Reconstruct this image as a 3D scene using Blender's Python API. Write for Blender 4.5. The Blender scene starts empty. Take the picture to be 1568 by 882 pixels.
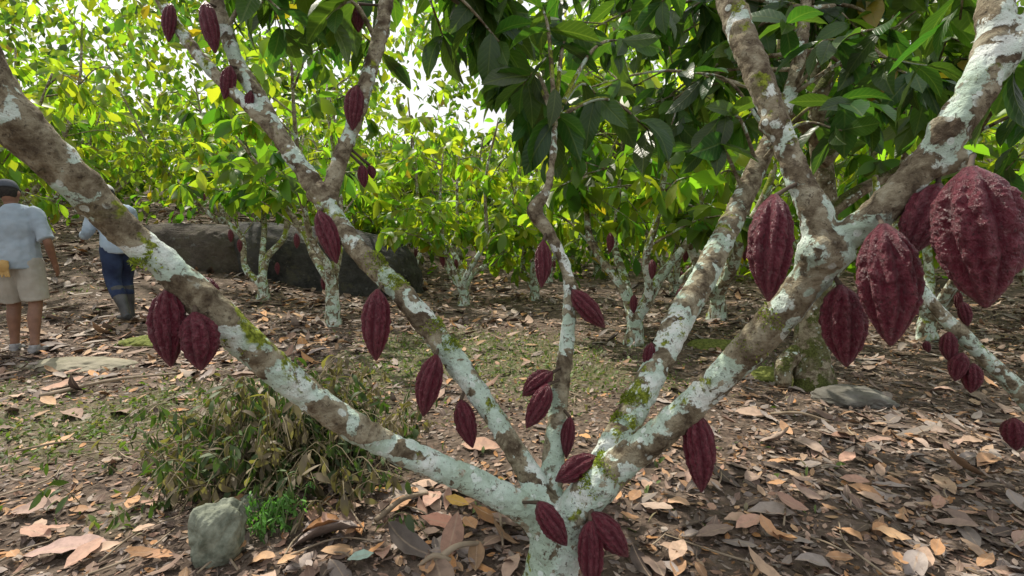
import bpy, math, numpy as np
from mathutils import Vector, Matrix
rng=np.random.default_rng(11)
sc=bpy.context.scene
# ---------------- site frame ----------------
PITCH=math.radians(5.2); CH=1.1
cp,sp=math.cos(PITCH),math.sin(PITCH)
FW=np.array([0,cp,-sp]); UP=np.array([0,sp,cp]); RT=np.array([1.,0,0]); C0=np.array([0,0,CH])
def W(u,v,d):
    return C0+RT*((u-784)/784*d)+UP*(-(v-441)/784*d)+FW*d
_k=np.random.default_rng(3)
_K=_k.normal(size=(10,3)); _PH=_k.uniform(0,6.28,10)
def wn(Pt,s):
    Pt=np.atleast_2d(Pt)
    a=np.zeros(len(Pt))
    for k,p in zip(_K,_PH): a+=np.sin(Pt@k*s+p+1.7*np.sin(Pt@k[::-1]*s*0.6+p*2))
    return a/4.5
def sstep(t):
    t=np.clip(t,0,1); return t*t*(3-2*t)
def terrain(x,y):
    x=np.asarray(x,float); y=np.asarray(y,float)
    z=np.clip(y-4,0,70)*0.13*sstep((-x-1.5)/6)+np.clip(y-14,0,60)*0.02
    p=np.stack([x.ravel(),y.ravel(),0*x.ravel()],1)
    n=(wn(p,0.9)*0.02+wn(p,3.1)*0.008).reshape(x.shape)
    return z+n
def G(u,v):
    d=1.0
    while d<60:
        p=W(u,v,d)
        if p[2]<=terrain(p[0],p[1]): return np.array([p[0],p[1],float(terrain(p[0],p[1]))])
        d*=1.01
    return W(u,v,60)
# ---------------- mesh helpers ----------------
def link(o,parent=None):
    sc.collection.objects.link(o)
    if parent is not None: o.parent=parent
    return o
def build(name,V,faces,mat,parent=None,attrs=None,smooth=True,meshonly=False):
    me=bpy.data.meshes.new(name)
    V=np.asarray(V,np.float32)
    me.vertices.add(len(V)); me.vertices.foreach_set('co',V.ravel())
    idx=[];st=[];c=0
    for f in faces:
        f=np.asarray(f,np.int32)
        if len(f)==0: continue
        k=f.shape[1]; idx.append(f.ravel()); st.append(c+np.arange(len(f))*k); c+=f.size
    idx=np.concatenate(idx).astype(np.int32); st=np.concatenate(st).astype(np.int32)
    me.loops.add(len(idx)); me.loops.foreach_set('vertex_index',idx)
    me.polygons.add(len(st)); me.polygons.foreach_set('loop_start',st)
    me.update(calc_edges=True)
    if smooth: me.polygons.foreach_set('use_smooth',np.ones(len(st),bool))
    if attrs:
        for k,a in attrs.items():
            a=np.asarray(a,np.float32)
            if a.ndim==1:
                at=me.attributes.new(k,'FLOAT','POINT'); at.data.foreach_set('value',a)
            else:
                at=me.attributes.new(k,'FLOAT_VECTOR','POINT'); at.data.foreach_set('vector',a.ravel())
    if mat: me.materials.append(mat)
    if meshonly: return me
    return link(bpy.data.objects.new(name,me),parent)
class Geo:
    def __init__(s): s.V=[];s.Q=[];s.T=[];s.n=0
    def add(s,V,Q,T=None):
        s.V.append(V)
        if len(Q): s.Q.append(np.asarray(Q)+s.n)
        if T is not None and len(T): s.T.append(np.asarray(T)+s.n)
        s.n+=len(V)
    def out(s,name,mat,**k):
        V=np.concatenate(s.V); F=[]
        if s.Q:F.append(np.concatenate(s.Q))
        if s.T:F.append(np.concatenate(s.T))
        return build(name,V,F,mat,**k)
def catmull(P,n):
    P=np.asarray(P,float)
    if len(P)<3 : 
        t=np.linspace(0,1,n*(len(P)-1)+1)[:,None]; return P[0]*(1-t)+P[-1]*t
    Q=np.vstack([2*P[0]-P[1],P,2*P[-1]-P[-2]]); out=[]
    t=np.linspace(0,1,n,endpoint=False)[:,None]
    for i in range(1,len(Q)-2):
        a,b,c,d=Q[i-1],Q[i],Q[i+1],Q[i+2]
        out.append(.5*((2*b)+(-a+c)*t+(2*a-5*b+4*c-d)*t*t+(-a+3*b-3*c+d)*t**3))
    out.append(P[-1][None]); return np.vstack(out)
def tube(g,P,r,seg=8,n=4,ref=(1,.13,.07),lump=0,ls=20,cap=True):
    P=np.asarray(P,float); r=np.asarray(r,float)
    if r.ndim==0: r=np.full(len(P),float(r))
    if r.ndim==1: r=np.stack([r,r],1)
    A=catmull(np.hstack([P,r]),n); P=A[:,:3]; r=np.abs(A[:,3:])
    T=np.gradient(P,axis=0); T/=np.linalg.norm(T,axis=1)[:,None]+1e-9
    X=np.array(ref,float)[None]-T*(T@np.array(ref,float))[:,None]; X/=np.linalg.norm(X,axis=1)[:,None]+1e-9
    Y=np.cross(T,X)
    a=np.arange(seg)/seg*2*np.pi
    V=P[:,None]+X[:,None]*(np.cos(a)[None,:,None]*r[:,0,None,None])+Y[:,None]*(np.sin(a)[None,:,None]*r[:,1,None,None])
    m=len(P); V=V.reshape(-1,3)
    if lump:
        D=(V.reshape(m,seg,3)-P[:,None]).reshape(-1,3)
        V=V+D*(wn(V,ls)*lump)[:,None]
    i=np.arange(m-1)[:,None]*seg; j=np.arange(seg)[None]; j2=(j+1)%seg
    Q=np.stack([i+j,i+j2,i+seg+j2,i+seg+j],-1).reshape(-1,4)
    Tr=None
    if cap:
        V=np.vstack([V,P[0],P[-1]]); jj=np.arange(seg); k2=(jj+1)%seg
        Tr=np.vstack([np.stack([k2,jj,np.full(seg,m*seg)],1),np.stack([(m-1)*seg+jj,(m-1)*seg+k2,np.full(seg,m*seg+1)],1)])
    g.add(V,Q,Tr)
class Leaves:
    def __init__(s): s.p=[];s.y=[];s.u=[];s.L=[];s.w=[];s.c=[];s.f=[];s.col=[]
    def add(s,p,y,u,L,w,c,f,col):
        p=np.atleast_2d(p); n=len(p)
        b=lambda a:np.broadcast_to(np.asarray(a,float),(n,)).copy()
        s.p.append(p); s.y.append(np.broadcast_to(y,(n,3)).copy()); s.u.append(np.broadcast_to(u,(n,3)).copy())
        s.L.append(b(L)); s.w.append(b(w)); s.c.append(b(c)); s.f.append(b(f)); s.col.append(np.broadcast_to(col,(n,3)).copy())
    def out(s,name,mat,rows=5,ruf=0.0,prof=None,**k):
        p=np.vstack(s.p);y=np.vstack(s.y);u=np.vstack(s.u);L=np.concatenate(s.L);w=np.concatenate(s.w);c=np.concatenate(s.c);f=np.concatenate(s.f);col=np.vstack(s.col)
        y=y/(np.linalg.norm(y,axis=1)[:,None]+1e-9)
        x=np.cross(y,u); x/=np.linalg.norm(x,axis=1)[:,None]+1e-9; z=np.cross(x,y)
        t=np.linspace(0,1,rows)
        ts,tw=prof if prof else ([0,.06,.15,.3,.5,.68,.84,.93,1],[.03,.16,.5,.82,1,.93,.55,.2,0.01])
        hw=np.interp(t,ts,tw)*.5
        n=len(p)
        S=np.tile(t[:,None],(1,3)); Xc=np.stack([-hw,0*hw,hw],1); side=np.tile(np.array([-1,0,1.])[None],(rows,1))
        S=S.ravel();Xc=Xc.ravel();side=side.ravel(); m=len(S)
        lx=Xc[None]*w[:,None]
        cc=np.where(np.abs(c)<1e-3,1e-3,c)[:,None]
        ly=np.sin(cc*S[None])/cc; lz=-(1-np.cos(cc*S[None]))/cc
        lz=lz+np.abs(lx)*f[:,None]
        if ruf: lz=lz+np.abs(side)[None]*ruf*np.sin(S[None]*19+rng.uniform(0,6,n)[:,None]+side[None])
        V=p[:,None]+L[:,None,None]*(lx[...,None]*x[:,None]+ly[...,None]*y[:,None]+lz[...,None]*z[:,None])
        q=[]
        for i in range(rows-1):
            for j in range(2): q.append([i*3+j,i*3+j+1,i*3+j+4,i*3+j+3])
        Q=(np.array(q)[None]+(np.arange(n)*m)[:,None,None]).reshape(-1,4)
        at={'lc':np.repeat(col,m,0),'lf':np.stack([np.tile(side*np.interp(S,t,hw*2),n),np.tile(S,n),np.repeat(rng.uniform(0,1,n),m)],1)}
        return build(name,V.reshape(-1,3),[Q],mat,attrs=at,**k)
# ---------------- materials ----------------
class M:
    def __init__(s,name):
        s.m=bpy.data.materials.new(name); s.m.use_nodes=True; s.t=s.m.node_tree; s.N=s.t.nodes; s.N.clear()
        s.o=s.N.new('ShaderNodeOutputMaterial'); s.tc=s.N.new('ShaderNodeTexCoord'); s.geo=s.N.new('ShaderNodeNewGeometry')
    def l(s,a,b): s.t.links.new(a,b)
    def setv(s,sock,v):
        if hasattr(v,'is_output') or hasattr(v,'links'): s.l(v,sock)
        elif isinstance(v,(tuple,list)) and len(v)==3 and sock.type=='RGBA': sock.default_value=(*v,1)
        else: sock.default_value=v
    def noise(s,scale,detail=4,rough=.55,dist=0,vec=None):
        n=s.N.new('ShaderNodeTexNoise'); n.inputs['Scale'].default_value=scale;n.inputs['Detail'].default_value=detail;n.inputs['Roughness'].default_value=rough;n.inputs['Distortion'].default_value=dist
        s.l(vec or s.tc.outputs['Object'],n.inputs['Vector']); return n.outputs['Fac']
    def vor(s,scale,feature='F1',out='Distance',vec=None):
        n=s.N.new('ShaderNodeTexVoronoi'); n.feature=feature; n.inputs['Scale'].default_value=scale
        s.l(vec or s.tc.outputs['Object'],n.inputs['Vector']); return n.outputs[out]
    def math(s,op,a,b=0,c=None,clamp=False):
        n=s.N.new('ShaderNodeMath'); n.operation=op; n.use_clamp=clamp
        s.setv(n.inputs[0],a); s.setv(n.inputs[1],b)
        if c is not None: s.setv(n.inputs[2],c)
        return n.outputs[0]
    def ramp(s,f,stops,const=False):
        n=s.N.new('ShaderNodeValToRGB'); e=n.color_ramp.elements
        while len(e)<len(stops): e.new(.5)
        for i,(p,c) in enumerate(stops):
            e[i].position=p; e[i].color=(*c,1) if isinstance(c,(tuple,list)) else (c,c,c,1)
        if const: n.color_ramp.interpolation='CONSTANT'
        s.l(f,n.inputs[0]); return n.outputs[0]
    def mix(s,f,a,b,mode='MIX'):
        n=s.N.new('ShaderNodeMix'); n.data_type='RGBA'; n.blend_type=mode
        s.setv(n.inputs[0],f); s.setv(n.inputs[6],a); s.setv(n.inputs[7],b); return n.outputs[2]
    def attr(s,name,out='Vector'):
        n=s.N.new('ShaderNodeAttribute'); n.attribute_name=name; return n.outputs[out]
    def sep(s,v):
        n=s.N.new('ShaderNodeSeparateXYZ'); s.l(v,n.inputs[0]); return n.outputs
    def bump(s,h,st,dist=.01):
        n=s.N.new('ShaderNodeBump'); n.inputs['Strength'].default_value=st; n.inputs['Distance'].default_value=dist; s.l(h,n.inputs['Height']); return n.outputs[0]
    def pr(s,col,rough=.6,normal=None,spec=.5):
        n=s.N.new('ShaderNodeBsdfPrincipled'); s.setv(n.inputs['Base Color'],col); s.setv(n.inputs['Roughness'],rough)
        n.inputs['Specular IOR Level'].default_value=spec
        if normal is not None: s.l(normal,n.inputs['Normal'])
        return n.outputs[0]
    def fin(s,sh): s.l(sh,s.o.inputs[0]); return s.m
def bark(name,lich=0.0,moss=.56,grad=.05,mc=((.09,.115,.012),(.31,.36,.045))):
    m=M(name)
    z=m.sep(m.geo.outputs['Position'])[2]
    base=m.ramp(m.noise(16,5,.65,.4),[(.36,(.085,.062,.04)),(.47,(.20,.165,.11)),(.55,(.33,.29,.20)),(.66,(.42,.39,.29))])
    n1=m.math('ADD',m.math('MULTIPLY',m.noise(9,2,.5,.8),.74),m.math('MULTIPLY',m.noise(34,5,.7,.4),.26))
    f=m.math('ADD',n1,m.math('MULTIPLY',m.math('SUBTRACT',.85,z),grad)); f=m.math('ADD',f,lich)
    lc=m.ramp(m.noise(6,4,.6),[(.38,(.46,.58,.46)),(.5,(.58,.72,.62)),(.62,(.82,.87,.82))])
    col=m.mix(m.ramp(f,[(.492,0),(.508,.95)]),base,lc)
    n2=m.noise(30,5,.7,.3)
    col=m.mix(m.ramp(n2,[(.59,0),(.62,.8)]),col,m.mix(m.ramp(m.noise(80,3),[(.4,0),(.6,1)]),(.085,.065,.045),(.24,.20,.14)))
    rnd=m.ramp(m.vor(30),[(.24,1),(.28,0)])
    col=m.mix(m.math('MULTIPLY',rnd,m.ramp(m.noise(9,2),[(.48,0),(.54,.9)])),col,(.72,.80,.74))
    ms=m.ramp(m.noise(4.5,6,.72,.3),[(moss,0),(moss+.03,1)])
    up=m.ramp(m.sep(m.geo.outputs['Normal'])[2],[(-.35,.1),(.2,1)])
    mcol=m.mix(m.ramp(m.noise(90,3),[(.35,0),(.65,1)]),*mc)
    col=m.mix(m.math('MULTIPLY',ms,up),col,mcol)
    col=m.mix(m.ramp(m.noise(110,3,.7),[(.60,0),(.67,.7)]),col,(.05,.04,.03))
    h=m.math('ADD',m.noise(60,6,.75),m.math('MULTIPLY',n2,1.3))
    return m.fin(m.pr(col,.9,m.bump(h,.9,.012),.2))
def leafmat(name,tr=.45,rough=.42,tg=(1.45,1.85,.45),fine=True):
    m=M(name)
    c=m.attr('lc'); col=c; b=None
    if fine:
        xs=m.sep(m.attr('lf')); ax=m.math('ABSOLUTE',xs[0])
        mid=m.ramp(ax,[(.03,1),(.09,0)])
        ph=m.math('SUBTRACT',m.math('MULTIPLY',xs[1],60.0),m.math('MULTIPLY',ax,16.0))
        vein=m.math('POWER',m.math('ADD',m.math('MULTIPLY',m.math('SINE',ph),.5),.5),6.0)
        vv=m.math('MAXIMUM',mid,m.math('MULTIPLY',vein,.35))
        col=m.mix(m.math('MULTIPLY',vv,.45),c,m.mix(.5,c,(.30,.36,.12)))
        col=m.mix(m.ramp(m.noise(14,3),[(.35,.25),(.65,0)]),col,(.02,.035,.01))
        h=m.math('SUBTRACT',m.noise(30,2),m.math('MULTIPLY',vv,.8))
        b=m.bump(h,.35,.006)
    p=m.pr(col,rough,b,.5)
    t=m.N.new('ShaderNodeBsdfTranslucent'); m.l(m.mix(1.0,col,tg,'MULTIPLY'),t.inputs[0])
    mx=m.N.new('ShaderNodeMixShader'); mx.inputs[0].default_value=tr; m.l(p,mx.inputs[1]); m.l(t.outputs[0],mx.inputs[2])
    return m.fin(mx.outputs[0])
BARK=bark('lichen_bark',-.003,.56); BARKB=bark('grey_bark',-.02,.52); BARKM=bark('mossy_bark',-.12,.47,0.0,((.05,.055,.015),(.13,.15,.04)))
LEAF=leafmat('cacao_leaf',.60,.42,(2.0,2.1,.55),False); LEAFD=leafmat('cacao_leaf_shade',.48,.36,(1.6,1.9,.5)); GRASSM=leafmat('weed_leaf',.3,.6,fine=False)  # LEAF tint carries added backlit glow; LEAFD is the shaded, duller copy
def littermat():
    m=M('dry_leaf'); c=m.attr('lc'); xs=m.sep(m.attr('lf')); ax=m.math('ABSOLUTE',xs[0])
    col=m.mix(m.ramp(ax,[(.03,.5),(.1,0)]),c,(.44,.33,.23))
    col=m.mix(m.ramp(m.noise(22,4,.7),[(.45,0),(.62,.6)]),col,m.mix(.5,c,(.07,.05,.045)))
    return m.fin(m.pr(col,.7,m.bump(m.noise(45,3),.4,.006),.3))
LITTER=littermat()
def podmat():
    m=M('cacao_pod_red'); r=m.attr('rg','Fac')
    base=m.mix(m.noise(3,3),(.075,.007,.017),(.17,.018,.036))
    col=m.mix(m.ramp(r,[(.40,0),(1,.75)]),base,(.27,.062,.085))
    col=m.mix(m.ramp(m.noise(9,5,.75),[(.55,0),(.66,.5)]),col,(.28,.15,.155))
    col=m.mix(m.ramp(m.noise(30,3,.7),[(.58,0),(.66,.8)]),col,(.035,.010,.012))
    return m.fin(m.pr(col,.34,m.bump(m.noise(22,5,.65),.8,.03),.55))
POD=podmat()
def simple(name,c1,c2,sc_=8,rough=.8,bs=.3,bn=60):
    m=M(name); return m.fin(m.pr(m.mix(m.ramp(m.noise(sc_,4,.6),[(.35,0),(.65,1)]),c1,c2),rough,m.bump(m.noise(bn,3),bs,.006),.3))
# ---------------- pods ----------------
podmeshes=[]
def podmesh(seed,nu=120,nv=96):
    t=np.linspace(0,1,nv); th=np.arange(nu)/nu*2*np.pi
    ts=[0,.02,.06,.13,.25,.42,.6,.75,.86,.93,.975,1]; tw=[.10,.22,.42,.66,.90,1,.94,.73,.48,.28,.14,.02]
    prf=np.interp(t,ts,tw); k=np.ones(7)/7; prf=np.convolve(np.pad(prf,3,'edge'),k,'valid'); prf[-1]=.01
    Tt,Th=np.meshgrid(t,th,indexing='ij')
    Th2=Th+.12*np.sin(Tt*4+seed)
    fade=np.clip(np.sin(np.pi*np.clip(Tt,0,1))*1.8,0,1)
    deep=(.5+.5*np.cos(5*Th2))**4; sh=(.5+.5*np.cos(5*Th2+np.pi))**9
    R=np.tile(prf[:,None],(1,nu))
    base=np.stack([R*np.cos(Th),R*np.sin(Th),-Tt*4],-1).reshape(-1,3)+seed*7
    w1=wn(base,7).reshape(R.shape); w2=wn(base[:,[1,2,0]],15).reshape(R.shape); w3=wn(base[:,[2,0,1]],27).reshape(R.shape)
    ridge=1-deep-.55*sh
    R=R*.93*(1-fade*(.25*deep+.13*sh)+fade*(.045*w1+.05*w2+.025*w3)*(.35+.65*np.clip(ridge,0,1)))
    bend=.05*np.sin(Tt*np.pi)*(1 if seed%2 else -1)
    X=R*np.cos(Th)*.5+bend; Y=R*np.sin(Th)*.5
    V=np.stack([X,Y,-Tt],-1).reshape(-1,3)
    i=np.arange(nv-1)[:,None]*nu;j=np.arange(nu)[None];j2=(j+1)%nu
    Q=np.stack([i+j,i+nu+j,i+nu+j2,i+j2],-1).reshape(-1,4)
    at=np.clip(.45*ridge+.3*(w1*.5+.5)+.35*(w2*.6+.4),0,1).ravel()
    return build('pod_mesh',V,[Q],POD,attrs={'rg':at},meshonly=True)
for s in range(1,6): podmeshes.append(podmesh(s))
podn=[0]
def pod(top,tip,width,parent=None,name='cacao_pod'):
    top=np.array(top);tip=np.array(tip); z=top-tip; L=np.linalg.norm(z); z=z/L
    a=rng.uniform(0,6.28)
    x=np.array([math.cos(a),math.sin(a),0]); x=x-z*(x@z); x/=np.linalg.norm(x); y=np.cross(z,x)
    o=bpy.data.objects.new(name,podmeshes[podn[0]%5]); podn[0]+=1
    link(o,parent)
    Mx=Matrix(((x[0]*width,y[0]*width,z[0]*L,top[0]),(x[1]*width,y[1]*width,z[1]*L,top[1]),(x[2]*width,y[2]*width,z[2]*L,top[2]),(0,0,0,1)))
    o.matrix_world=Mx
    return o
# ---------------- main cacao tree ----------------
def limb(rows): # (u,v,dist,width)
    P=np.array([W(a,b,c) for a,b,c,d in rows]); r=np.array([d/2/784*c*.94 for a,b,c,d in rows]); return P,r
limbs={}
limbs['trunk']=[(838,985,1.52,124),(840,940,1.52,106),(843,880,1.5,86),(848,830,1.49,80),(852,790,1.48,66)]
limbs['l1']=[(852,850,1.5,50),(815,788,1.49,52),(740,745,1.46,46),(660,710,1.42,43),(560,665,1.36,44),(480,610,1.3,49),(400,545,1.24,54),(330,480,1.18,56),(250,402,1.12,50),(190,352,1.08,52),(110,272,1.0,62),(40,203,.94,74),(-15,130,.9,68),(-60,20,.88,66),(-90,-120,.9,60)]
limbs['l2']=[(850,830,1.5,50),(828,765,1.52,48),(795,700,1.56,36),(730,600,1.6,36),(690,545,1.62,40),(620,455,1.66,38),(560,395,1.7,34),(510,332,1.74,34),(480,282,1.77,32),(432,215,1.8,28),(395,148,1.84,27),(360,88,1.86,24),(332,0,1.9,22),(315,-120,1.95,18),(330,-260,2,12)]
limbs['l2b']=[(503,330,1.74,30),(508,290,1.75,27),(520,245,1.78,25),(540,195,1.8,24),(563,120,1.82,24),(583,50,1.86,24),(592,0,1.88,22),(610,-120,1.9,18),(600,-250,1.95,12)]
limbs['l2c']=[(445,232,1.79,22),(385,168,1.8,19),(330,115,1.82,20),(285,60,1.84,19),(245,0,1.86,17),(200,-90,1.9,14)]
limbs['l3']=[(856,840,1.5,46),(842,770,1.54,42),(850,680,1.6,33),(858,600,1.64,29),(869,520,1.68,24),(872,440,1.72,20),(862,400,1.75,19),(838,352,1.76,21),(818,322,1.76,24),(838,290,1.77,13),(847,232,1.8,11),(850,180,1.84,8)]
limbs['l4']=[(868,850,1.5,60),(885,790,1.52,58),(932,695,1.6,50),(965,640,1.66,48),(1000,570,1.74,45),(1040,490,1.84,45),(1080,420,1.95,42),(1120,340,2.08,36),(1160,255,2.2,30),(1200,170,2.3,24),(1225,80,2.4,20),(1240,-60,2.5,14)]
limbs['l5']=[(860,860,1.49,60),(880,790,1.47,66),(930,727,1.44,62),(1000,672,1.4,50),(1080,600,1.34,48),(1160,520,1.28,54),(1225,445,1.22,56),(1262,392,1.19,70)]
limbs['l5a']=[(1262,400,1.19,60),(1250,330,1.19,52),(1228,285,1.2,42),(1208,235,1.22,38),(1182,170,1.24,40),(1150,88,1.28,44),(1117,0,1.34,43),(1095,-90,1.4,38),(1090,-240,1.5,26)]
limbs['l5b']=[(1255,400,1.19,64),(1290,365,1.17,54),(1335,335,1.14,52),(1400,268,1.1,52),(1455,203,1.07,54),(1502,125,1.06,58),(1522,60,1.07,48),(1523,0,1.1,48),(1515,-120,1.2,40),(1490,-260,1.35,30)]
limbs['l5c']=[(1500,130,1.06,40),(1540,90,1.05,40),(1590,20,1.05,36),(1650,-80,1.1,30)]
limbs['stub']=[(1415,262,1.09,34),(1455,250,1.07,34),(1490,238,1.04,26)]
tree=bpy.data.objects.new('cacao_tree',None); link(tree)
g=Geo(); nodes=[]
for k,rows in limbs.items():
    P,r=limb(rows); tube(g,P,r,seg=20,n=10,lump=.07,ls=30)
    if k not in('trunk','stub','l1'):
        A=catmull(P,4)
        nodes+= [a for a in A if a[2]>1.25]
for (u,v,d,w) in [(836,775,1.5,46),(1262,388,1.18,76),(490,296,1.76,38),(870,800,1.49,80),(1186,190,1.235,42),(1440,195,1.07,36),(820,322,1.76,25),(570,668,1.36,42),(1035,640,1.38,46)]:
    c=W(u,v,d); r=w/2/784*d; tube(g,[c-[0,0,r*.9],c-[0,0,r*.5],c,c+[0,0,r*.5],c+[0,0,r*.9]],[r*.35,r*.85,r,r*.85,r*.35],seg=14,n=3,lump=.12)
trunk=g.out('limbs',BARK,parent=tree)
md=trunk.modifiers.new('r','REMESH'); md.mode='VOXEL'; md.voxel_size=.005; md.use_smooth_shade=True
md=trunk.modifiers.new('s','SMOOTH'); md.iterations=4; md.factor=.5
tx=bpy.data.textures.new('barklump','CLOUDS'); tx.noise_scale=.028; tx.noise_depth=4
md=trunk.modifiers.new('d','DISPLACE'); md.texture=tx; md.strength=.012; md.mid_level=.5; md.texture_coords='LOCAL'
# neighbouring trees on the right
rt=bpy.data.objects.new('cacao_tree',None); link(rt)
g=Geo(); b=G(1243,592)
at=W
dd=(b-C0)@FW
P=[b-[0,0,.1],b+[0,0,.03],at(1243,540,dd),at(1247,470,dd),at(1258,400,dd*.99),at(1262,320,dd*.98),at(1256,230,dd*.97),at(1250,130,dd*.95),at(1245,30,dd*.94),at(1235,-120,dd*.94)]
tube(g,P,np.array([60,46,36,30,27,25,23,21,19,14])/784*dd/1.5,seg=24,n=8,lump=.16,ls=12)
P2=[at(1240,530,dd),at(1215,545,dd),at(1200,560,dd*.99),at(1200,590,dd*.99)]
tube(g,P2,np.array([20,20,17,14])/784*dd/1.4,seg=12,n=4,lump=.12,ls=9)
for pts in ([(1252,150,3.3),(1285,90,3.3),(1310,40,3.3),(1330,-60,3.3)],[(1258,250,3.4),(1300,205,3.4),(1340,180,3.3),(1420,160,3.2)],[(1256,215,3.4),(1205,160,3.4),(1180,90,3.4),(1170,-20,3.4)],[(1262,330,3.4),(1320,290,3.3),(1400,250,3.2),(1500,200,3.1)]):
    PP=np.array([W(*q) for q in pts]); tube(g,PP,[.05,.04,.032,.02],seg=10,n=5,lump=.1)
    nodes+=[a for a in catmull(PP,4)]
nodes+=[W(1250,v,dd*.96) for v in (200,120,40,-60)]
g.out('trunk',BARKM,parent=rt)
# long limb leaning in from the right
r2=bpy.data.objects.new('cacao_tree',None); link(r2)
g=Geo()
P,r=limb([(1640,700,1.9,34),(1568,608,1.9,27),(1510,550,1.92,24),(1455,495,1.95,23),(1415,450,2.0,20),(1380,400,2.1,17),(1350,340,2.2,14),(1340,270,2.3,10)])
bb=P[0].copy(); P=np.vstack([[bb[0]+.25,bb[1]+.05,-.05],[bb[0]+.2,bb[1]+.03,.12],P]); r=np.concatenate([[.08,.06],r])
tube(g,P,r,seg=14,n=8,lump=.12,ls=24); g.out('limb',BARK,parent=r2)
# ---------------- pods on main tree ----------------
pods=[ # top u,v, tip u,v, dist, width
(1485,256,1510,472,.90,124),(1352,343,1364,530,1.02,92),(1438,282,1392,392,1.08,66),(1186,298,1177,462,1.12,72),(1287,436,1296,562,1.16,70),
(1064,630,1074,754,1.36,52),(258,440,262,562,1.13,56),(298,478,308,568,1.12,58),(578,443,576,553,1.62,48),(668,543,648,638,1.56,44),(705,612,724,686,1.58,36),
(488,323,516,404,1.70,36),(546,131,540,200,1.78,32),(554,252,558,288,1.8,18),(566,253,572,274,1.82,14),(314,2,330,82,1.8,29),(353,101,343,152,1.8,25),(262,5,258,65,1.82,22),
(546,5,549,50,1.84,22),(384,140,380,170,1.8,15),(832,368,829,441,1.72,29),(876,444,926,502,1.66,35),(846,570,800,606,1.6,36),(840,588,806,656,1.56,36),
(873,638,867,702,1.58,24),(914,700,850,737,1.46,40),(824,768,868,836,1.38,40),(905,785,962,853,1.4,45),(904,797,908,905,1.38,44),
(313,424,328,470,1.2,28),(998,525,990,566,1.75,20),(948,625,943,645,1.7,14),(1044,440,1036,478,1.95,16)]
pg=Geo()
allP=np.vstack([catmull(limb(r_)[0],8) for r_ in limbs.values()])
for (u,v,u2,v2,d,w) in pods:
    a=W(u,v,d); bq=W(u2,v2,d-.01); pod(a,bq,w/784*d,parent=tree)
    n=allP[np.argmin(np.linalg.norm(allP-a-[0,0,.03],axis=1))]
    if np.linalg.norm(n-a)<.25:
        tube(pg,[n,(n+a)/2,a-(a-bq)*.02],[.006,.0045,.006],seg=8,n=4)
pg.out('stalks',simple('pod_stalk',(.05,.035,.025),(.09,.065,.045)),parent=tree)
for (u,v,u2,v2,d,w) in [(1453,508,1456,556,1.93,26),(1474,540,1462,584,1.9,28),(1490,556,1486,602,1.9,30),(1474,462,1482,500,1.98,20),(1553,640,1556,690,1.88,36),(1418,522,1422,540,2.2,12)]:
    pod(W(u,v,d),W(u2,v2,d),w/784*d,parent=r2)
# ---------------- crown foliage for the foreground trees ----------------
def greens(n,kind='mid',r=rng):
    base={'dark':np.array([.038,.098,.026]),'mid':np.array([.068,.152,.026]),'bright':np.array([.165,.28,.040])}[kind]  # 'bright' stands for sunlit leaves, their light put into the colour
    h=r.uniform(0,1,(n,1)); c=base*(.7+.7*r.uniform(0,1,(n,1)))
    c[:,0]*=(.8+.8*h[:,0]); 
    old=r.uniform(0,1,n)<.012
    c[old]=np.array([.30,.22,.03])
    return c
def sprig(LV,tip,dirv,n,L0,kind,r=rng,spread=1.0,back=.16,dm=.55):
    dirv=np.array(dirv)/np.linalg.norm(dirv)
    az=np.arange(n)*2.4+r.uniform(0,6.28); t=r.uniform(0,1,n)
    pos=tip-dirv[None]*(t*back)[:,None]
    droop=r.normal(dm,.4,n)
    y=np.stack([np.cos(az)*np.cos(droop),np.sin(az)*np.cos(droop),-np.sin(droop)],1)*spread+dirv*.35
    u=np.array([0,0,1.])+r.normal(0,.6,(n,3))
    LV.add(pos,y,u,L0*r.uniform(.65,1.25,n),r.uniform(.36,.46,n),r.uniform(.1,1.1,n),r.uniform(.1,.5,n),greens(n,kind,r))
nodes=np.array(nodes)
LV=Leaves(); tg=Geo()
sp_pts=[(850,200,1.85),(925,160,2.0),(1000,205,2.0),(1065,225,2.1),(800,130,2.2),(770,70,2.2),(870,60,2.0),(960,60,2.1),(1050,110,2.2),(1100,180,2.1),(1290,200,1.9),(1335,160,1.8),(1420,100,1.9),(1300,60,2),(1380,40,1.9),(1200,40,2.2),(1470,30,1.6),(500,30,1.75),(680,60,2.4),(430,15,1.9),(1545,130,1.5),(740,20,2.3),(1550,60,1.7),(1010,20,1.9),(830,10,1.9)]
for (u,v,d) in sp_pts:
    sp_=W(u,v,d); j=np.argmin(np.linalg.norm(nodes-sp_,axis=1)+.2*(nodes[:,2]>sp_[2]+.5)); a=nodes[j]
    mid=(a+sp_)/2+np.array([0,0,.10]); tube(tg,[a,mid,sp_],[.010,.007,.003],seg=6,n=6,cap=False)
    sprig(LV,sp_,sp_-mid+[0,0,-.02],7,.20,'dark',dm=.35)
r=np.random.default_rng(5)
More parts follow.
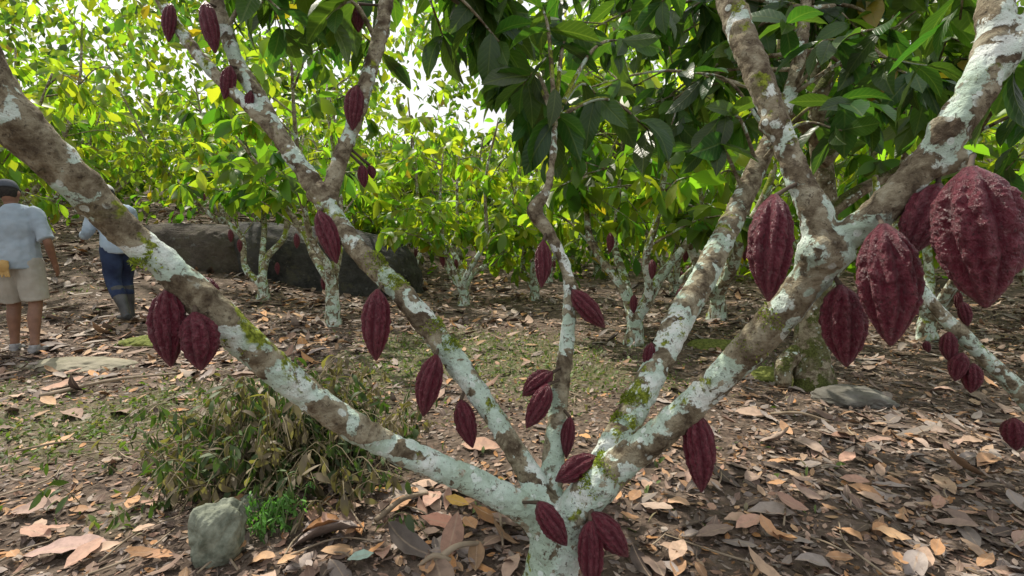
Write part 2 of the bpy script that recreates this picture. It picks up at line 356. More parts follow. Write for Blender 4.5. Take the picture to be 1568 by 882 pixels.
for i in range(100):
    if i<78: u=r.uniform(735,1640); v=r.uniform(-80,215)-40*(u<900); d=r.uniform(2.4,3.8)
    else: u=r.uniform(300,730); v=r.uniform(-120,60); d=r.uniform(2.4,3.4)
    sp_=W(u,v,d); j=np.argmin(np.linalg.norm(nodes-sp_,axis=1)); a=nodes[j]
    if np.linalg.norm(a-sp_)>1.7: continue
    mid=(a+sp_)/2+np.array([0,0,.12]); tube(tg,[a,mid,sp_],[.012,.008,.003],seg=6,n=6,cap=False)
    sprig(LV,sp_,sp_-mid+[0,0,-.02],10,.21,'dark' if r.uniform()<.5 else 'mid',r,back=.3)
    for kk in range(2):
        q=mid*.4+sp_*.6+r.normal(0,.16,3); tube(tg,[mid*.5+sp_*.5,q],[.005,.003],seg=5,n=3,cap=False)
        sprig(LV,q,q-mid,6,.19,'dark' if r.uniform()<.45 else 'mid',r)
LV.out('leaves',LEAFD,rows=8,ruf=.012,parent=tree)
tg.out('twigs',BARKB,parent=tree)
# ---------------- background cacao trees ----------------
def make_tree(seed,stems=None,H=1.0,kind='mid',nst=5,sub=7,leafL=.29,trunk_h=.3,kb=.3,zmin=0):
    r=np.random.default_rng(seed); g=Geo(); L=Leaves()
    tube(g,[(0,0,-.15),(0,0,.02),(.01,0,trunk_h*.6),(0,0,trunk_h+.08)],[.13,.105,.085,.075],seg=12,n=4,lump=.12,ls=10)
    if stems is None:
        stems=[]; a0=r.uniform(0,6.28)
        for i in range(nst):
            a=a0+i*6.28/nst+r.normal(0,.3); k=r.uniform(.5,1.25)
            stems.append((math.cos(a)*k,math.sin(a)*k,r.uniform(1.4,2.0)))
    for (sx,sy,sz) in stems:
        top=np.array([sx*1.55+r.normal(0,.2),sy*1.55+r.normal(0,.2),sz+r.uniform(.9,2.0)])*[1,1,H]
        m=np.array([sx,sy,sz]); 
        path=catmull(np.array([[0,0,trunk_h*.7],m*.35+[0,0,trunk_h*.5]+r.normal(0,.04,3),m*.7+r.normal(0,.05,3)+[0,0,.08],m,(m+top)/2+r.normal(0,.08,3),top]),4)
        rr=np.interp(np.arange(len(path)),[0,6,12,len(path)-1],[.06,.047,.035,.014])
        tube(g,path,rr,seg=9,n=1,lump=.12,ls=14)
        for k in range(sub):
            t=r.uniform(.38,1.0); p=path[int(t*(len(path)-1))]
            a=math.atan2(sy,sx)+r.normal(0,1.1); ln=r.uniform(.5,1.25); el=r.uniform(-.15,.9)
            e=p+np.array([math.cos(a)*math.cos(el),math.sin(a)*math.cos(el),math.sin(el)-.15])*ln
            if e[2]<zmin: e[2]=zmin+r.uniform(0,.4)
            mid=(p+e)/2+[0,0,.15]
            c=catmull(np.array([p,mid,e]),4); tube(g,c,np.linspace(.014,.005,len(c)),seg=5,n=1,cap=False)
            kd='bright' if r.uniform()<kb else kind
            sprig(L,e,e-mid,10,leafL,kd,r,back=.35,dm=.7)
            for q in range(3):
                e2=c[int(r.integers(3,len(c)))]+r.normal(0,.28,3); e2[2]=max(e2[2],zmin)
                tube(g,[c[len(c)//2],e2],[.006,.003],seg=4,n=1,cap=False)
                sprig(L,e2,e2-c[2],7,leafL*.95,kd,r,back=.2,dm=.7)
    return g.out('trunk_mesh',BARKB,meshonly=True),L.out('leaf_mesh',LEAF,rows=5,prof=([0,.25,.5,.75,1],[.04,.72,1,.78,.02]),meshonly=True)
def place(tm,lm,loc,rot,s,pods_=0,r=rng):
    o=bpy.data.objects.new('cacao_tree',tm); link(o); o.location=loc; o.rotation_euler=(0,0,rot); o.scale=(s,s,s)
    f=bpy.data.objects.new('foliage',lm); link(f,o)
    for i in range(pods_):
        a=r.uniform(0,6.28); z=r.uniform(.5,1.2); k=z*.42
        p=np.array([math.cos(a)*k,math.sin(a)*k,z])
        q=bpy.data.objects.new('pod',podmeshes[i%5]); link(q,o); q.location=p; q.scale=(.085,.085,.2)
    return o
known=[]
def special(u,v,stemsuv,seed,s=1,pods_=3,**k):
    b=G(u,v); d=(b-C0)@FW; st=[]
    for (uu,vv,dz) in stemsuv:
        q=W(uu,vv,d+dz)-b; st.append(tuple(q))
    tm,lm=make_tree(seed,stems=st,**k); place(tm,lm,b,0,1,pods_,np.random.default_rng(seed)); known.append(b[:2])
special(970,528,[(900,345,.1),(945,330,.8),(1005,340,-.3),(1070,320,.2),(1030,400,.9)],21,pods_=3,sub=6,zmin=1.3,kb=.6)
special(510,500,[(440,320,.3),(520,290,.9),(470,340,-.5)],22,trunk_h=.75,pods_=3,zmin=1.75,kb=.5)
special(403,458,[(350,340,.2),(440,330,.3),(405,330,.9)],23,pods_=3,kb=.7,zmin=1.75)
special(710,468,[(650,350,.3),(700,350,.9),(745,350,-.3),(770,380,.8),(680,380,-.3)],24,kb=1.,zmin=1.2)
special(818,460,[(790,370,.2),(850,360,.4),(820,350,-.4)],25,kb=.8)
special(632,440,[(590,370,.2),(650,360,.4),(620,350,-.4)],26,kb=.9,zmin=1.3)
var=[make_tree(40+i,kb=[.5,.7,.8,.7,1.][i],nst=[4,5,5,6,4][i]) for i in range(5)]
r=np.random.default_rng(77); pts=list(known)
fixed=[(-8.2,7.4),(-10.5,10.5),(4.6,5.6),(7.2,6.8),(2.9,7.2),(6.3,3.9),(-3.6,13.2),(-8.8,4.2),(-7.6,13.6),(-5.4,14.6)]
for f_ in fixed: pts.append(np.array(f_))
tries=0
while len(pts)<60 and tries<6000:
    tries+=1
    y=r.uniform(6.5,25); x=r.uniform(-1,1)*(y*1.1+1.2)
    if -8.3<x<-1.9 and 4<y<12.6: continue
    if min(np.hypot(x-p[0],y-p[1]) for p in pts)<2.6: continue
    pts.append(np.array([x,y]))
for i,p in enumerate(pts[len(known):]):
    vi=int(r.integers(0,5)); vi=4 if (p[0]<0 and r.uniform()<.45) else vi
    place(*var[vi],(p[0],p[1],float(terrain(p[0],p[1]))),r.uniform(0,6.28),r.uniform(.95,1.3),2 if p[1]<16 else 0,r)
def mass(name,nc,y0,y1,hmax,per,L0,L1,pb,gap=.5):
    L=Leaves()
    for i in range(nc):
        y=r.uniform(y0,y1); x=r.uniform(-1,1)*y*1.12; zt=float(terrain(x,y)); h=hmax*r.uniform(0,1)
        c=np.array([x,y,zt+h]); e=(c[2]-1.1)/y
        if -.30<x/y<-.10 and e>.28 and r.uniform()<gap: continue
        n=per; pos=c+r.normal(0,1,(n,3))*[1.0,1.0,.65]; az=r.uniform(0,6.28,n); dr=r.normal(.6,.4,n)
        yv=np.stack([np.cos(az)*np.cos(dr),np.sin(az)*np.cos(dr),-np.sin(dr)],1)
        L.add(pos,yv,np.array([0,0,1.])+r.normal(0,.6,(n,3)),r.uniform(L0,L1,n),.46,.5,.3,greens(n,'bright' if r.uniform()<pb else 'mid',r)*r.uniform(.5,1.25))
    return L.out(name,LEAF,rows=4,prof=([0,.33,.67,1],[.05,.85,.95,.02]))
mass('distant_trees',470,26,38,14.5,46,.45,.8,.7)
mass('understory_foliage',120,15,24,2.2,40,.25,.4,.4,0)
mass('shade_tree_foliage',180,13,22,10,50,.3,.48,.7)
# ---------------- ground ----------------
N=260; t=np.linspace(-1,1,N); cx=np.sinh(t*5.2)/np.sinh(5.2)*160; 
X,Y=np.meshgrid(cx,cx+2.5,indexing='ij'); Z=terrain(X,Y)
V=np.stack([X,Y,Z],-1).reshape(-1,3); i=np.arange(N-1)[:,None]*N;j=np.arange(N-1)[None]
Q=np.stack([i+j,i+N+j,i+N+j+1,i+j+1],-1).reshape(-1,4)
def grassmask(x,y):
    p=np.stack([x,y,0*x],1); n=wn(p,1.6)*.28+wn(p,4)*.22
    a=np.exp(-(((x+.4)/2.4)**2+((y-4.8)/1.7)**2)); b_=np.exp(-(((x+2.6)/1.3)**2+((y-3.0)/.8)**2))
    return np.clip((a+b_*.6+n-.40)*1.7,0,1)
def bare(x,y):
    p=np.stack([x,y,0*x],1)
    n=wn(p,1.1)*.32+wn(p,3.3)*.26
    a=np.exp(-(((x-.3)/1.1)**2+((y-3.4)/1.1)**2)); b_=np.exp(-(((x+1.9)/1.1)**2+((y-2.3)/.6)**2)); c=.4*np.exp(-(((x-2.)/1.6)**2+((y-4.6)/1.3)**2))
    return np.clip(a*.9+b_*1.1+c+n+.20,0,1)
gm=grassmask(X.ravel(),Y.ravel())
m=M('leaf_litter_ground'); ga=m.attr('gm','Fac')
soil=m.mix(m.ramp(m.noise(5,6,.7),[(.35,0),(.65,1)]),(.062,.045,.035),(.17,.13,.10))
vc=m.vor(30,out='Color'); vf=m.sep(vc)[0]
lc=m.ramp(vf,[(0,(.06,.045,.04)),(.3,(.17,.12,.095)),(.6,(.27,.20,.16)),(.85,(.37,.29,.24)),(1,(.38,.23,.14))])
col=m.mix(m.ramp(m.noise(6,6,.75),[(.50,.05),(.60,.6)]),soil,lc)
gr=m.mix(m.noise(25,4,.7),(.09,.10,.04),(.23,.22,.12))
col=m.mix(m.math('MULTIPLY',ga,m.ramp(m.noise(10,5,.7),[(.38,.2),(.55,.75)])),col,gr)
GM=m.fin(m.pr(col,.9,m.bump(m.math('ADD',m.noise(30,5,.7),m.vor(30)),.8,.03),.15))
build('ground',V,[Q],GM,attrs={'gm':gm})
# litter
pal=np.array([[.38,.225,.16],[.31,.205,.155],[.43,.30,.225],[.50,.25,.10],[.21,.14,.105],[.12,.085,.07],[.38,.31,.26],[.48,.30,.17],[.27,.22,.195],[.35,.29,.26]])
def litter(name,n,ymin,ymax,L0,rows,rr,thin=1.0):
    yy=ymin+(ymax-ymin)*rr.uniform(0,1,n*3); xx=rr.uniform(-1,1,n*3)*(yy*1.12+.6)
    keep=rr.uniform(0,1,n*3)>grassmask(xx,yy)*.8
    keep&=rr.uniform(0,1,n*3)>bare(xx,yy)*thin
    keep&=rr.uniform(0,1,n*3)<.5
    xx=xx[keep];yy=yy[keep]; n=len(xx)
    az=rr.uniform(0,6.28,n); L=L0*np.clip(rr.lognormal(-.35,.5,n),.2,2.0)*np.where(xx>.3,.84,1)
    col=pal[rr.integers(0,len(pal),n)]*rr.uniform(.5,1.2,(n,1))
    g_=(xx>0.3)[:,None]*.3; col=col*(1-g_)+g_*(col.mean(1)[:,None]*np.array([1.08,.98,.9]))
    yv=np.stack([np.cos(az),np.sin(az),rr.normal(.01,.06,n)],1); u=np.array([0,0,1.])+rr.normal(0,.12,(n,3))
    c=rr.normal(0,.6,n)
    p=np.stack([xx,yy,terrain(xx,yy)+.006+.010*rr.uniform(0,1,n)+np.clip(c,0,2)*L*.2],1)
    LL=Leaves(); LL.add(p,yv,u,L,rr.uniform(.28,.5,n),c,rr.normal(.05,.4,n),col)
    return LL.out(name,LITTER,rows=rows,ruf=.02 if rows>5 else 0)
rr=np.random.default_rng(9)
litter('leaf_litter',4400,1.0,4.6,.125,8,rr)
litter('leaf_litter',6500,4.4,10,.15,5,rr,.85)
litter('leaf_litter',7500,9.5,26,.24,4,rr,.5)
n=38000; yy=1+6*rr.uniform(0,1,n)**1.2; xx=rr.uniform(-1,1,n)*(yy*1.1+.5); k=rr.uniform(0,1,n)>grassmask(xx,yy)*.6; xx=xx[k];yy=yy[k];n=len(xx); az=rr.uniform(0,6.28,n)
LL=Leaves(); LL.add(np.stack([xx,yy,terrain(xx,yy)+.005],1),np.stack([np.cos(az),np.sin(az),rr.normal(0,.12,n)],1),np.array([0,0,1.])+rr.normal(0,.25,(n,3)),rr.uniform(.012,.055,n),rr.uniform(.2,.7,n),rr.normal(0,.8,n),0,pal[rr.integers(0,len(pal),n)]*rr.uniform(.4,1.1,(n,1)))
LL.out('leaf_litter',LITTER,rows=4)
# grass & weeds
n=90000; yy=1.8+6.8*rr.uniform(0,1,n); xx=rr.uniform(-1,.6,n)*(yy*1.0+.3); k=rr.uniform(0,1,n)<grassmask(xx,yy)*.65+.022
xx=xx[k];yy=yy[k];n=len(xx); az=rr.uniform(0,6.28,n); el=rr.uniform(.1,1.3,n)
gc=np.array([.10,.14,.04])*rr.uniform(.6,1.6,(n,1)); dry=rr.uniform(0,1,n)<.3; gc[dry]=[.26,.22,.14]
LL=Leaves(); LL.add(np.stack([xx,yy,terrain(xx,yy)],1),np.stack([np.cos(az)*np.cos(el),np.sin(az)*np.cos(el),np.sin(el)],1),np.array([0,0,1.])+rr.normal(0,.5,(n,3)),rr.uniform(.015,.06,n),rr.uniform(.15,.5,n),rr.uniform(.2,1.5,n),.3,gc)
LL.out('grass',GRASSM,rows=4)
# weed clump
g=Geo(); LL=Leaves()
def weed(base,h,lean,az,nl,Ll,col,rr):
    d=np.array([math.cos(az),math.sin(az),0]); P=np.array([base,base+d*lean*.35+[0,0,h*.6],base+d*lean*.8+[0,0,h*.95],base+d*lean*1.25+[0,0,h*.75]])
    c=catmull(P,3); tube(g,c,np.linspace(.003,.0015,len(c)),seg=4,n=1,cap=False)
    t=rr.uniform(.15,1,nl); pos=c[(t*(len(c)-1)).astype(int)]+rr.normal(0,.006,(nl,3)); a=rr.uniform(0,6.28,nl)
    LL.add(pos,np.stack([np.cos(a),np.sin(a),-rr.uniform(-.3,2.6,nl)],1),np.array([0,0,1.])+rr.normal(0,.5,(nl,3)),Ll*rr.uniform(.5,1.3,nl),rr.uniform(.18,.42,nl),rr.uniform(.3,1.5,nl),.2,col*rr.uniform(.5,1.4,(nl,1)))
for i in range(430):
    q=rr.normal(0,1,2); x=-1.06+q[0]*.27; y=2.38+q[1]*.22; e=math.exp(-(q@q)*.35)
    dry=rr.uniform()<.38
    col=np.array([.21,.165,.105]) if dry else np.array([.065,.105,.03])
    weed(np.array([x,y,float(terrain(x,y))]),rr.uniform(.16,.58)*(.3+.7*e),rr.uniform(.05,.36),rr.uniform(0,6.28),10,.080 if dry else .066,col,rr)
LL.out('weed_clump',GRASSM,rows=5); wc=bpy.data.objects['weed_clump']
g.out('stems',simple('weed_stem',(.12,.10,.05),(.30,.25,.16)),parent=wc)
g=Geo(); LL=Leaves(); b=G(405,815)
for i in range(30):
    weed(b+np.array([rr.normal(0,.05),rr.normal(0,.04),0]),rr.uniform(.06,.15),rr.uniform(.02,.08),rr.uniform(0,6.28),16,.03,np.array([.13,.30,.07]),rr)
LL.out('green_herb',GRASSM,rows=4); g.out('stems',simple('herb_stem',(.1,.18,.05),(.12,.2,.06)),parent=bpy.data.objects['green_herb'])
# rocks
ROCK=simple('rock_grey',(.10,.115,.085),(.25,.27,.21),22,.85,1,60)
def bmat(nm,a_,b_):
    m=M(nm); c=m.mix(m.ramp(m.noise(1.6,7,.75),[(.38,0),(.62,1)]),a_,b_); c=m.mix(m.ramp(m.noise(3.5,5,.7,.5),[(.55,0),(.6,.5)]),c,(.15,.14,.09)); c=m.mix(m.ramp(m.noise(9,4,.7),[(.62,0),(.66,.6)]),c,(.28,.28,.26))
    return m.fin(m.pr(c,.85,m.bump(m.noise(5,7,.75),1,.25),.25))
BOUL=bmat('boulder_dark',(.035,.035,.037),(.14,.135,.13)); BOUB=bmat('boulder_brown',(.06,.05,.042),(.20,.17,.14))
MOSSM=simple('moss',(.08,.10,.02),(.22,.24,.06),40,.95,1,120)
def rock(name,loc,size,mat,seed,amp=.16,fr=2.2,rot=0,sq=.0,slope=0):
    bpy.ops.mesh.primitive_ico_sphere_add(subdivisions=6,radius=1); o=bpy.context.object; o.name=name; me=o.data
    V=np.zeros(len(me.vertices)*3); me.vertices.foreach_get('co',V); V=V.reshape(-1,3)
    V=np.sign(V)*np.abs(V)**(1-sq); V[:,2]*=1-slope*V[:,0]
    V=V*(1+amp*wn(V+seed*3.1,fr)+amp*.25*wn(V+seed,fr*4)+amp*.08*wn(V+seed,fr*14))[:,None]*np.array(size)
    me.vertices.foreach_set('co',V.ravel()); me.polygons.foreach_set('use_smooth',np.ones(len(me.polygons),bool)); me.materials.append(mat)
    o.location=loc; o.rotation_euler=(0,0,rot); return o
b=G(318,868); rock('rock',b+np.array([0,.06,.07]),(.088,.08,.115),ROCK,1,.17,1.8,.3,.2)
b=G(375,790); rock('rock',b+np.array([0,.03,.01]),(.06,.05,.05),ROCK,2)
b=G(1325,622); rock('rock',b+np.array([0,.1,.01]),(.25,.2,.09),simple('rock_dark',(.09,.085,.07),(.20,.19,.17),6),3)
b=G(1100,535); rock('rock',b+np.array([0,.1,0]),(.28,.2,.07),MOSSM,4)
b=G(1225,585); rock('rock',b+np.array([-.1,.1,0]),(.22,.2,.08),MOSSM,8)
b=G(210,530); rock('rock',b+np.array([0,.1,-.02]),(.28,.2,.09),MOSSM,5)
b=G(100,565); rock('rock',b+np.array([0,.1,-.04]),(.5,.22,.1),simple('rock_tan',(.16,.15,.10),(.30,.27,.2),6),6)
rock('boulder',(-4.05,10.6,float(terrain(-4.05,10.6))-.05),(2.0,1.0,1.12),BOUL,7,.07,1.9,-.12,.45,.22)
rock('boulder',(-6.3,10.2,float(terrain(-6.3,10.2))-.08),(1.15,.8,.80),BOUB,12,.08,1.9,.1,.45,-.05)
g=Geo()
for i in range(230):
    y=1.3+5*rr.uniform()**1.3; x=rr.uniform(-1,1)*(y*1.05+.3); a=rr.uniform(0,3.14); L_=rr.uniform(.06,.35)
    d=np.array([math.cos(a),math.sin(a),0])*L_/2; n_=np.array([-d[1],d[0],0])*rr.normal(0,.25); c=np.array([x,y,float(terrain(x,y))+.016])
    tube(g,[c-d,c+n_+[0,0,.008],c+d],[.004,.0035,.002],seg=6,n=4)
for a,b_,rad in [((60,612),(275,578),.012),((475,572),(565,580),.009),((0,500),(120,470),.012),((575,805),(655,768),.011),((760,760),(770,850),.006),((655,880),(740,845),.012),((690,870),(640,882),.01),((170,495),(330,500),.01),((1180,640),(1270,655),.01),((20,700),(180,690),.006),((480,720),(560,830),.004),((430,640),(600,690),.004)]:
    p=G(*a)+[0,0,.02]; q=G(*b_)+[0,0,.03]; tube(g,[p,(p+q)/2+[0,0,.03],q],[rad,rad*.9,rad*.6],seg=8,n=6,lump=.15,ls=30)
g.out('fallen_twigs',simple('dead_wood',(.16,.12,.08),(.36,.29,.21)))
LL=Leaves()
fl=[(583,760,.2,.10,(.55,.30,.08)),(510,822,1.9,.07,(.60,.48,.10)),(700,780,2.8,.11,(.55,.34,.08)),(1437,781,1.2,.06,(.60,.60,.07)),(553,865,.5,.09,(.35,.48,.40)),(1365,835,2.9,.12,(.5,.32,.18)),(895,675,2.2,.10,(.55,.30,.12)),(662,770,1.4,.17,(.48,.29,.22)),(675,815,2.9,.17,(.52,.26,.18)),(355,840,1.5,.13,(.48,.27,.18)),(245,862,.5,.10,(.52,.28,.15)),(110,850,.5,.25,(.42,.28,.24)),(60,790,.3,.18,(.38,.26,.21)),(990,750,1.2,.11,(.45,.3,.22)),(1030,775,2.3,.16,(.52,.33,.21)),(1135,805,.1,.14,(.5,.34,.24)),(175,712,1.2,.12,(.38,.29,.23)),(735,690,2.9,.22,(.48,.29,.2)),(100,600,.3,.3,(.46,.28,.2)),(1150,640,2.8,.2,(.46,.33,.25)),(1225,770,2.9,.17,(.4,.28,.22))]
for i in range(75):
    uu,vv=(rr.uniform(930,1500),rr.uniform(660,880)) if i<45 else (rr.uniform(0,780),rr.uniform(760,885))
    fl.append((uu,vv,rr.uniform(0,6.28),rr.uniform(.07,.15),tuple(np.array([(.55,.30,.15),(.50,.30,.22),(.46,.26,.14),(.52,.36,.26)][i%4])*rr.uniform(.75,1.1))))
for (u,v,az,L_,col) in fl:
    p=G(u,v)+np.array([0,0,.03]); d=np.array([math.cos(az),math.sin(az),.04]); LL.add(p-d*L_/2,d,np.array([0,-.2,1.])+rr.normal(0,.1,3),L_,.45,.5*rr.normal(),.25,np.array(col))
LL.out('fallen_leaves',LITTER,rows=10,ruf=.02)
# moss cushions on limbs
g=Leaves()
def mosspatch(a,b_,wpx):
    a=np.array(a);b_=np.array(b_)
    for i in range(1400):
        t=rr.uniform(); c=W(*(a*(1-t)+b_*t)); rad=wpx/2/784*a[2]*(.90+.15*math.sin(t*9)); th=rr.normal(1.4,.75)
        if math.sin(t*math.pi)**.5<rr.uniform(): continue
        tdir=W(*b_)-W(*a); tdir/=np.linalg.norm(tdir); x=np.cross(tdir,[0,1,0]); x/=np.linalg.norm(x); 
        if x[2]<0: x=-x
        y=np.cross(tdir,x); 
        if y[1]>0:y=-y
        nn=x*math.sin(th)+y*math.cos(th); p=c+nn*rad*.94
        g.add(p,nn+rr.normal(0,.7,3),rr.normal(0,1,3),rr.uniform(.005,.014),.4,.5,.2,np.array([.22,.26,.03])*rr.uniform(.4,1.4))
mosspatch((560,395,1.695),(612,452,1.66),38); mosspatch((652,495,1.64),(688,545,1.62),40); mosspatch((955,660,1.64),(978,610,1.69),46); mosspatch((905,750,1.45),(945,712,1.43),58); mosspatch((222,418,1.1),(248,395,1.11),48); mosspatch((1140,545,1.3),(1200,478,1.24),48); mosspatch((345,505,1.2),(380,535,1.23),50)
g.out('moss_cushions',GRASSM,rows=3,parent=tree)
# ---------------- people ----------------
SKIN=simple('skin',(.17,.09,.06),(.24,.13,.085),12,.55,.1)
def blob(name,tubes,mat,parent,vox=.009,sm=3):
    g=Geo()
    for P,r_ in tubes: 
        tube(g,P,r_,seg=16,n=5,ref=(1,.02,.01))
    o=g.out(name,mat,parent=parent)
    md=o.modifiers.new('r','REMESH'); md.mode='VOXEL'; md.voxel_size=vox; md.use_smooth_shade=True
    md=o.modifiers.new('s','SMOOTH'); md.iterations=sm; md.factor=.5
    return o
def person(base,yaw,J,mats,boots=False,shorts=True,longsleeve=False,strap=False,scale=1):
    e=bpy.data.objects.new('man',None); link(e); e.location=base; e.rotation_euler=(0,0,yaw); e.scale=(scale,)*3
    a=lambda *q:np.array(q,float)
    pel=a(*J['pel']); ch=a(*J['chest']); hd=a(*J['head']); 
    neck=ch+(hd-ch)*.45
    def lerp(p,q,t): return p*(1-t)+q*t
    arms=[]; sleeves=[]
    for s,k in ((1,'R'),(-1,'L')):
        sh=ch+a(.165*s,0,.03); el=a(*J['el'+k]); wr=a(*J['wr'+k]); f=wr-el; f/=np.linalg.norm(f)
        arms.append(([sh,lerp(sh,el,.5),el,lerp(el,wr,.4),wr,wr+f*.03],[.050,.043,.037,.036,.026,.028]))
        arms.append(([wr,wr+f*.03,wr+f*.08,wr+f*.095],[(.022,.018),(.024,.034),(.018,.036),(.012,.03)]))
        for i,(o_,ln) in enumerate([(-.030,.062),(-.010,.074),(.010,.07),(.029,.055)]):
            st=wr+f*.085+a(0,o_,0); cu=a(-.018*s,.012,0)
            arms.append(([st,st+f*ln*.5,st+f*ln+cu],[.0095,.009,.0075]))
        th0=wr+f*.03+a(0,.028,0); arms.append(([th0,th0+a(-.01*s,.03,0)+f*.025,th0+a(-.014*s,.036,0)+f*.055],[.012,.011,.009]))
        se=lerp(el,wr,.85) if longsleeve else lerp(sh,el,.95)
        sp_=[sh+a(-.05*s,0,.01),sh,lerp(sh,el,.5)]+([el,se] if longsleeve else [se])
        sleeves.append((sp_,[.075,.074,.066]+([.056,.042] if longsleeve else [.066])))
    legs=[];pants=[];shoes=[]
    for s,k in ((1,'R'),(-1,'L')):
        hip=pel+a(.09*s,0,-.02); kn=a(*J['kn'+k]); an=a(*J['an'+k]); ty=J.get('toe'+k,(0,1)); td=a(ty[0],ty[1],0); td/=np.linalg.norm(td)
        legs.append(([hip,lerp(hip,kn,.5),kn,lerp(kn,an,.35)-td*.012,lerp(kn,an,.75),an],[.085,.072,.056,.055,.040,.036]))
        legs.append(([an+a(0,0,.01)-td*.02,an+td*.05-a(0,0,.03),an+td*.13-a(0,0,.05)],[.036,.034,.026]))
        if shorts: pants.append(([pel+a(.06*s,0,.02),hip,lerp(hip,kn,.5),lerp(hip,kn,.93)],[.112,.115,.110,.104]))
        else: pants.append(([pel+a(.06*s,0,.02),hip,lerp(hip,kn,.5),kn,lerp(kn,an,.5)],[.110,.110,.096,.078,.07]))
        shoes.append(([an-td*.05-a(0,0,.045),an-td*.02-a(0,0,.045),an+td*.06-a(0,0,.05),an+td*.13-a(0,0,.058),an+td*.165-a(0,0,.062)],[(.036,.034),(.042,.042),(.044,.036),(.044,.027),(.03,.02)]))
        if boots: shoes.append(([lerp(an,kn,.78),lerp(an,kn,.5),lerp(an,kn,.2),an-a(0,0,.05)],[.076,.070,.054,.048]))
        else: shoes.append(([an+a(0,0,.0),an-a(0,0,.05)],[.044,.044]))
    torso=[([pel-a(0,0,.05),pel+a(0,0,.05),lerp(pel,ch,.5),ch-a(0,0,.06),ch+a(0,0,.04),neck-a(0,0,.01)],[(.14,.095),(.145,.095),(.125,.085),(.15,.095),(.14,.075),(.055,.055)])]
    up=hd-neck; up/=np.linalg.norm(up)
    head=[([neck-up*.04,neck,hd-up*.06],[.056,.052,.05]),
      ([hd-up*.115+a(0,.035,0),hd-up*.085+a(0,.02,0),hd-up*.03+a(0,.008,0),hd+up*.03,hd+up*.08,hd+up*.112],[(.022,.025),(.052,.065),(.068,.088),(.074,.095),(.06,.08),(.02,.03)]),
      ([hd+a(0,.085,.01),hd+a(0,.107,-.025),hd+a(0,.09,-.035)],[.009,.014,.012]),
      ([hd+a(-.025,.078,-.068),hd+a(0,.088,-.07),hd+a(.025,.078,-.068)],[.007,.009,.007])]
    for s in(1,-1): head.append(([hd+a(.072*s,-.005,.025),hd+a(.082*s,-.012,0),hd+a(.073*s,-.002,-.03)],[.009,.014,.009]))
    blob('body',torso+head+arms+legs,SKIN,e,.0075,2)
    for s in(1,-1):
        bpy.ops.mesh.primitive_uv_sphere_add(segments=12,ring_count=8,radius=.012); o=bpy.context.object; o.name='eye'; o.parent=e; o.location=hd+a(.03*s,.078,.004); o.data.materials.append(simple('eye',(.02,.02,.02),(.5,.5,.5),60,.2))
    blob('hair',[([hd-up*.05-a(0,.035,0),hd+a(0,-.022,0),hd+up*.07-a(0,.012,0),hd+up*.11],[(.055,.05),(.078,.082),(.07,.085),(.03,.03)])],simple('hair',(.01,.009,.008),(.03,.025,.02),60,.7),e)
    st=[([pel-a(0,0,.06),pel+a(0,0,.06),lerp(pel,ch,.45),lerp(pel,ch,.75),ch-a(0,0,.02),ch+a(0,0,.055),neck-up*.025],[(.195,.14),(.19,.135),(.178,.128),(.195,.134),(.195,.125),(.14,.092),(.066,.066)])]
    tx2=bpy.data.textures.get('folds') or bpy.data.textures.new('folds','CLOUDS'); tx2.noise_scale=.13
    sh_=blob('shirt',st+sleeves,mats['shirt'],e,.010,2)
    md=sh_.modifiers.new('d','DISPLACE'); md.texture=tx2; md.strength=.035; md.mid_level=.35; md.texture_coords='LOCAL'
    p_=blob('trousers',[([pel+a(0,0,.07),pel,pel-a(0,0,.07)],[(.165,.118),(.172,.125),(.15,.11)])]+pants,mats['pants'],e,.010,2)
    md=p_.modifiers.new('d','DISPLACE'); md.texture=tx2; md.strength=.02; md.mid_level=.4; md.texture_coords='LOCAL'
    blob('footwear',shoes,mats['shoes'],e,.008,2)
    ct=[([hd+up*.035-a(0,.012,0),hd+up*.07-a(0,.008,0),hd+up*.115,hd+up*.135],[(.084,.105),(.082,.102),(.06,.078),(.02,.025)])]
    ct.append(([hd+up*.045+a(0,.08,0),hd+up*.043+a(0,.13,-.003),hd+up*.035+a(0,.165,-.012)],[(.065,.010),(.058,.008),(.03,.006)]))
    blob('cap',ct,mats['cap'],e,.007,1)
    if strap:
        blob('strap',[([ch+a(-.13,.03,.06),ch+a(-.08,.135,-.06),pel+a(.08,.145,.15),pel+a(.20,.03,.04),pel+a(.08,-.14,.15),ch+a(-.08,-.13,-.04),ch+a(-.13,-.02,.06)],[.012]*7)],simple('strap',(.02,.02,.025),(.04,.04,.05)),e)
    return e
SH1=simple('shirt_grey_blue',(.24,.30,.35),(.31,.37,.42),5,.85,.25,90); SH2=simple('shirt_light_blue',(.30,.39,.49),(.38,.46,.54),5,.85,.25,90)
b1=G(38,541)
man1=person(b1,math.radians(22),dict(pel=(0,0,.9),chest=(-.01,.03,1.33),head=(-.045,.075,1.56),elR=(.27,-.06,1.1),wrR=(.27,.06,.88),elL=(-.27,.0,1.1),wrL=(-.22,.2,1.02),knR=(.11,.02,.49),anR=(.12,-.10,.09),knL=(-.10,.12,.49),anL=(-.11,.10,.085),toeR=(.25,1),toeL=(-.1,1)),
    dict(shirt=SH1,pants=simple('shorts_khaki',(.30,.29,.25),(.40,.38,.33),5,.85),shoes=simple('sneaker',(.08,.08,.09),(.35,.35,.35),14,.7),cap=simple('cap_slate',(.05,.06,.075),(.08,.09,.11),8,.8)),scale=.95)
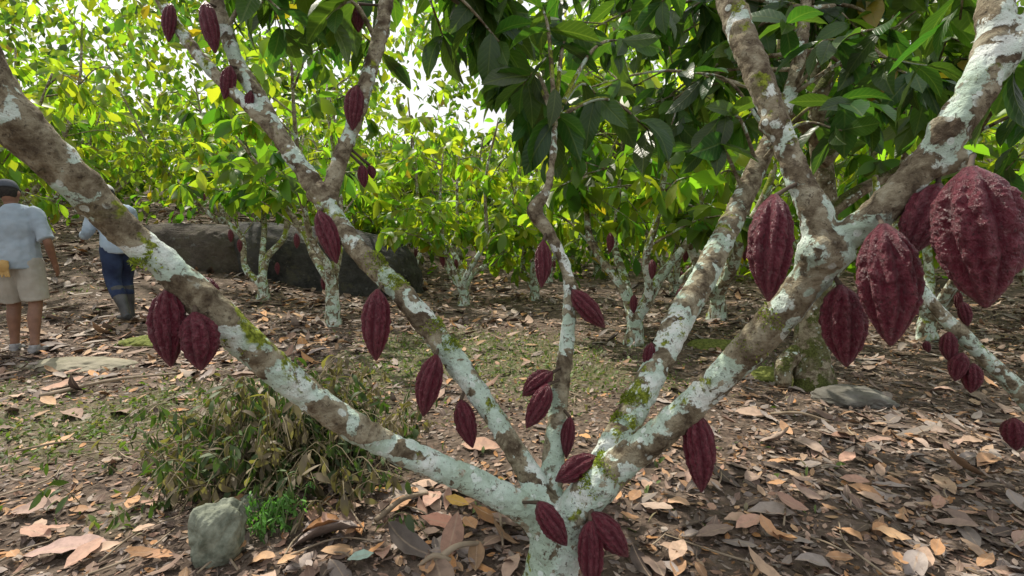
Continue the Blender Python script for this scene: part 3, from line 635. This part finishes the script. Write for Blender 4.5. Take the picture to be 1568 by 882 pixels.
blob('work_glove',[([(-.02,-.165,.92),(-.03,-.18,.87),(-.03,-.175,.82)],[(.03,.015),(.045,.02),(.035,.018)])]+[([(-.03+o_,-.175,.83),(-.03+o_*1.6,-.185,.76)],[.010,.008]) for o_ in(-.025,-.008,.01,.026)],simple('glove_tan',(.36,.22,.07),(.48,.32,.13)),man1,.006,1)
b2=G(194,491)
person(b2,math.radians(62),dict(pel=(-.02,0,.88),chest=(0,.14,1.28),head=(.0,.26,1.49),elR=(.24,.18,1.05),wrR=(.2,.38,.95),elL=(-.25,.2,1.05),wrL=(-.2,.42,1.0),knR=(.10,.18,.5),anR=(.11,.14,.09),knL=(-.10,.02,.48),anL=(-.1,-.22,.12)),
    dict(shirt=SH2,pants=simple('jeans_navy',(.012,.02,.055),(.03,.05,.11),8,.85),shoes=simple('rubber_boot',(.03,.032,.035),(.10,.10,.10),6,.45),cap=simple('cap_white',(.5,.5,.48),(.62,.62,.6),8,.8)),boots=True,shorts=False,longsleeve=True,strap=True)
# ---------------- light, sky, camera ----------------
EL=math.radians(54); AZ=math.radians(-38)
dsun=Vector((math.sin(AZ)*math.cos(EL),math.cos(AZ)*math.cos(EL),math.sin(EL)))
sl=bpy.data.lights.new('sun','SUN'); sl.energy=5; sl.angle=math.radians(.5); sl.color=(1,.93,.80)
so=bpy.data.objects.new('sun',sl); link(so); so.rotation_euler=dsun.to_track_quat('Z','Y').to_euler()
w=bpy.data.worlds.new('World'); sc.world=w; w.use_nodes=True; nt=w.node_tree
sk=nt.nodes.new('ShaderNodeTexSky'); sk.sky_type='NISHITA'; sk.sun_disc=False; sk.sun_elevation=EL; sk.sun_rotation=AZ; sk.dust_density=7; sk.air_density=1.3; sk.ozone_density=.5
# white haze mixed over the clear sky, added to whiten gaps and lift fill
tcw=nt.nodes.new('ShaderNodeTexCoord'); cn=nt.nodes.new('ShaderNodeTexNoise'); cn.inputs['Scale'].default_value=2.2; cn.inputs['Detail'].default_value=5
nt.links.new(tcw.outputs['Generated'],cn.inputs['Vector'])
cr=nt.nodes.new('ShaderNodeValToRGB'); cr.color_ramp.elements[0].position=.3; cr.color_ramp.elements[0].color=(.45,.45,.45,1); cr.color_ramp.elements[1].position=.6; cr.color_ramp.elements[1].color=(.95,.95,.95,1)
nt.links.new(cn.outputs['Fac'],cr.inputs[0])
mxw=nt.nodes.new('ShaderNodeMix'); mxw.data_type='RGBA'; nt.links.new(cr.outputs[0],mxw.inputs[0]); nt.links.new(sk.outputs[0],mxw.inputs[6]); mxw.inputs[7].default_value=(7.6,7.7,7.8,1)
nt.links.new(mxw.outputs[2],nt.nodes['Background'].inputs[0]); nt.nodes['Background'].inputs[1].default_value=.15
cam=bpy.data.cameras.new('camera'); cam.lens=18; cam.sensor_width=36; cam.clip_start=.02; cam.clip_end=500
co=bpy.data.objects.new('camera',cam); link(co); co.location=(0,0,CH); co.rotation_euler=(math.radians(90)-PITCH,0,0)
sc.camera=co
sc.view_settings.view_transform='Standard'; sc.view_settings.look='None'; sc.view_settings.exposure=0
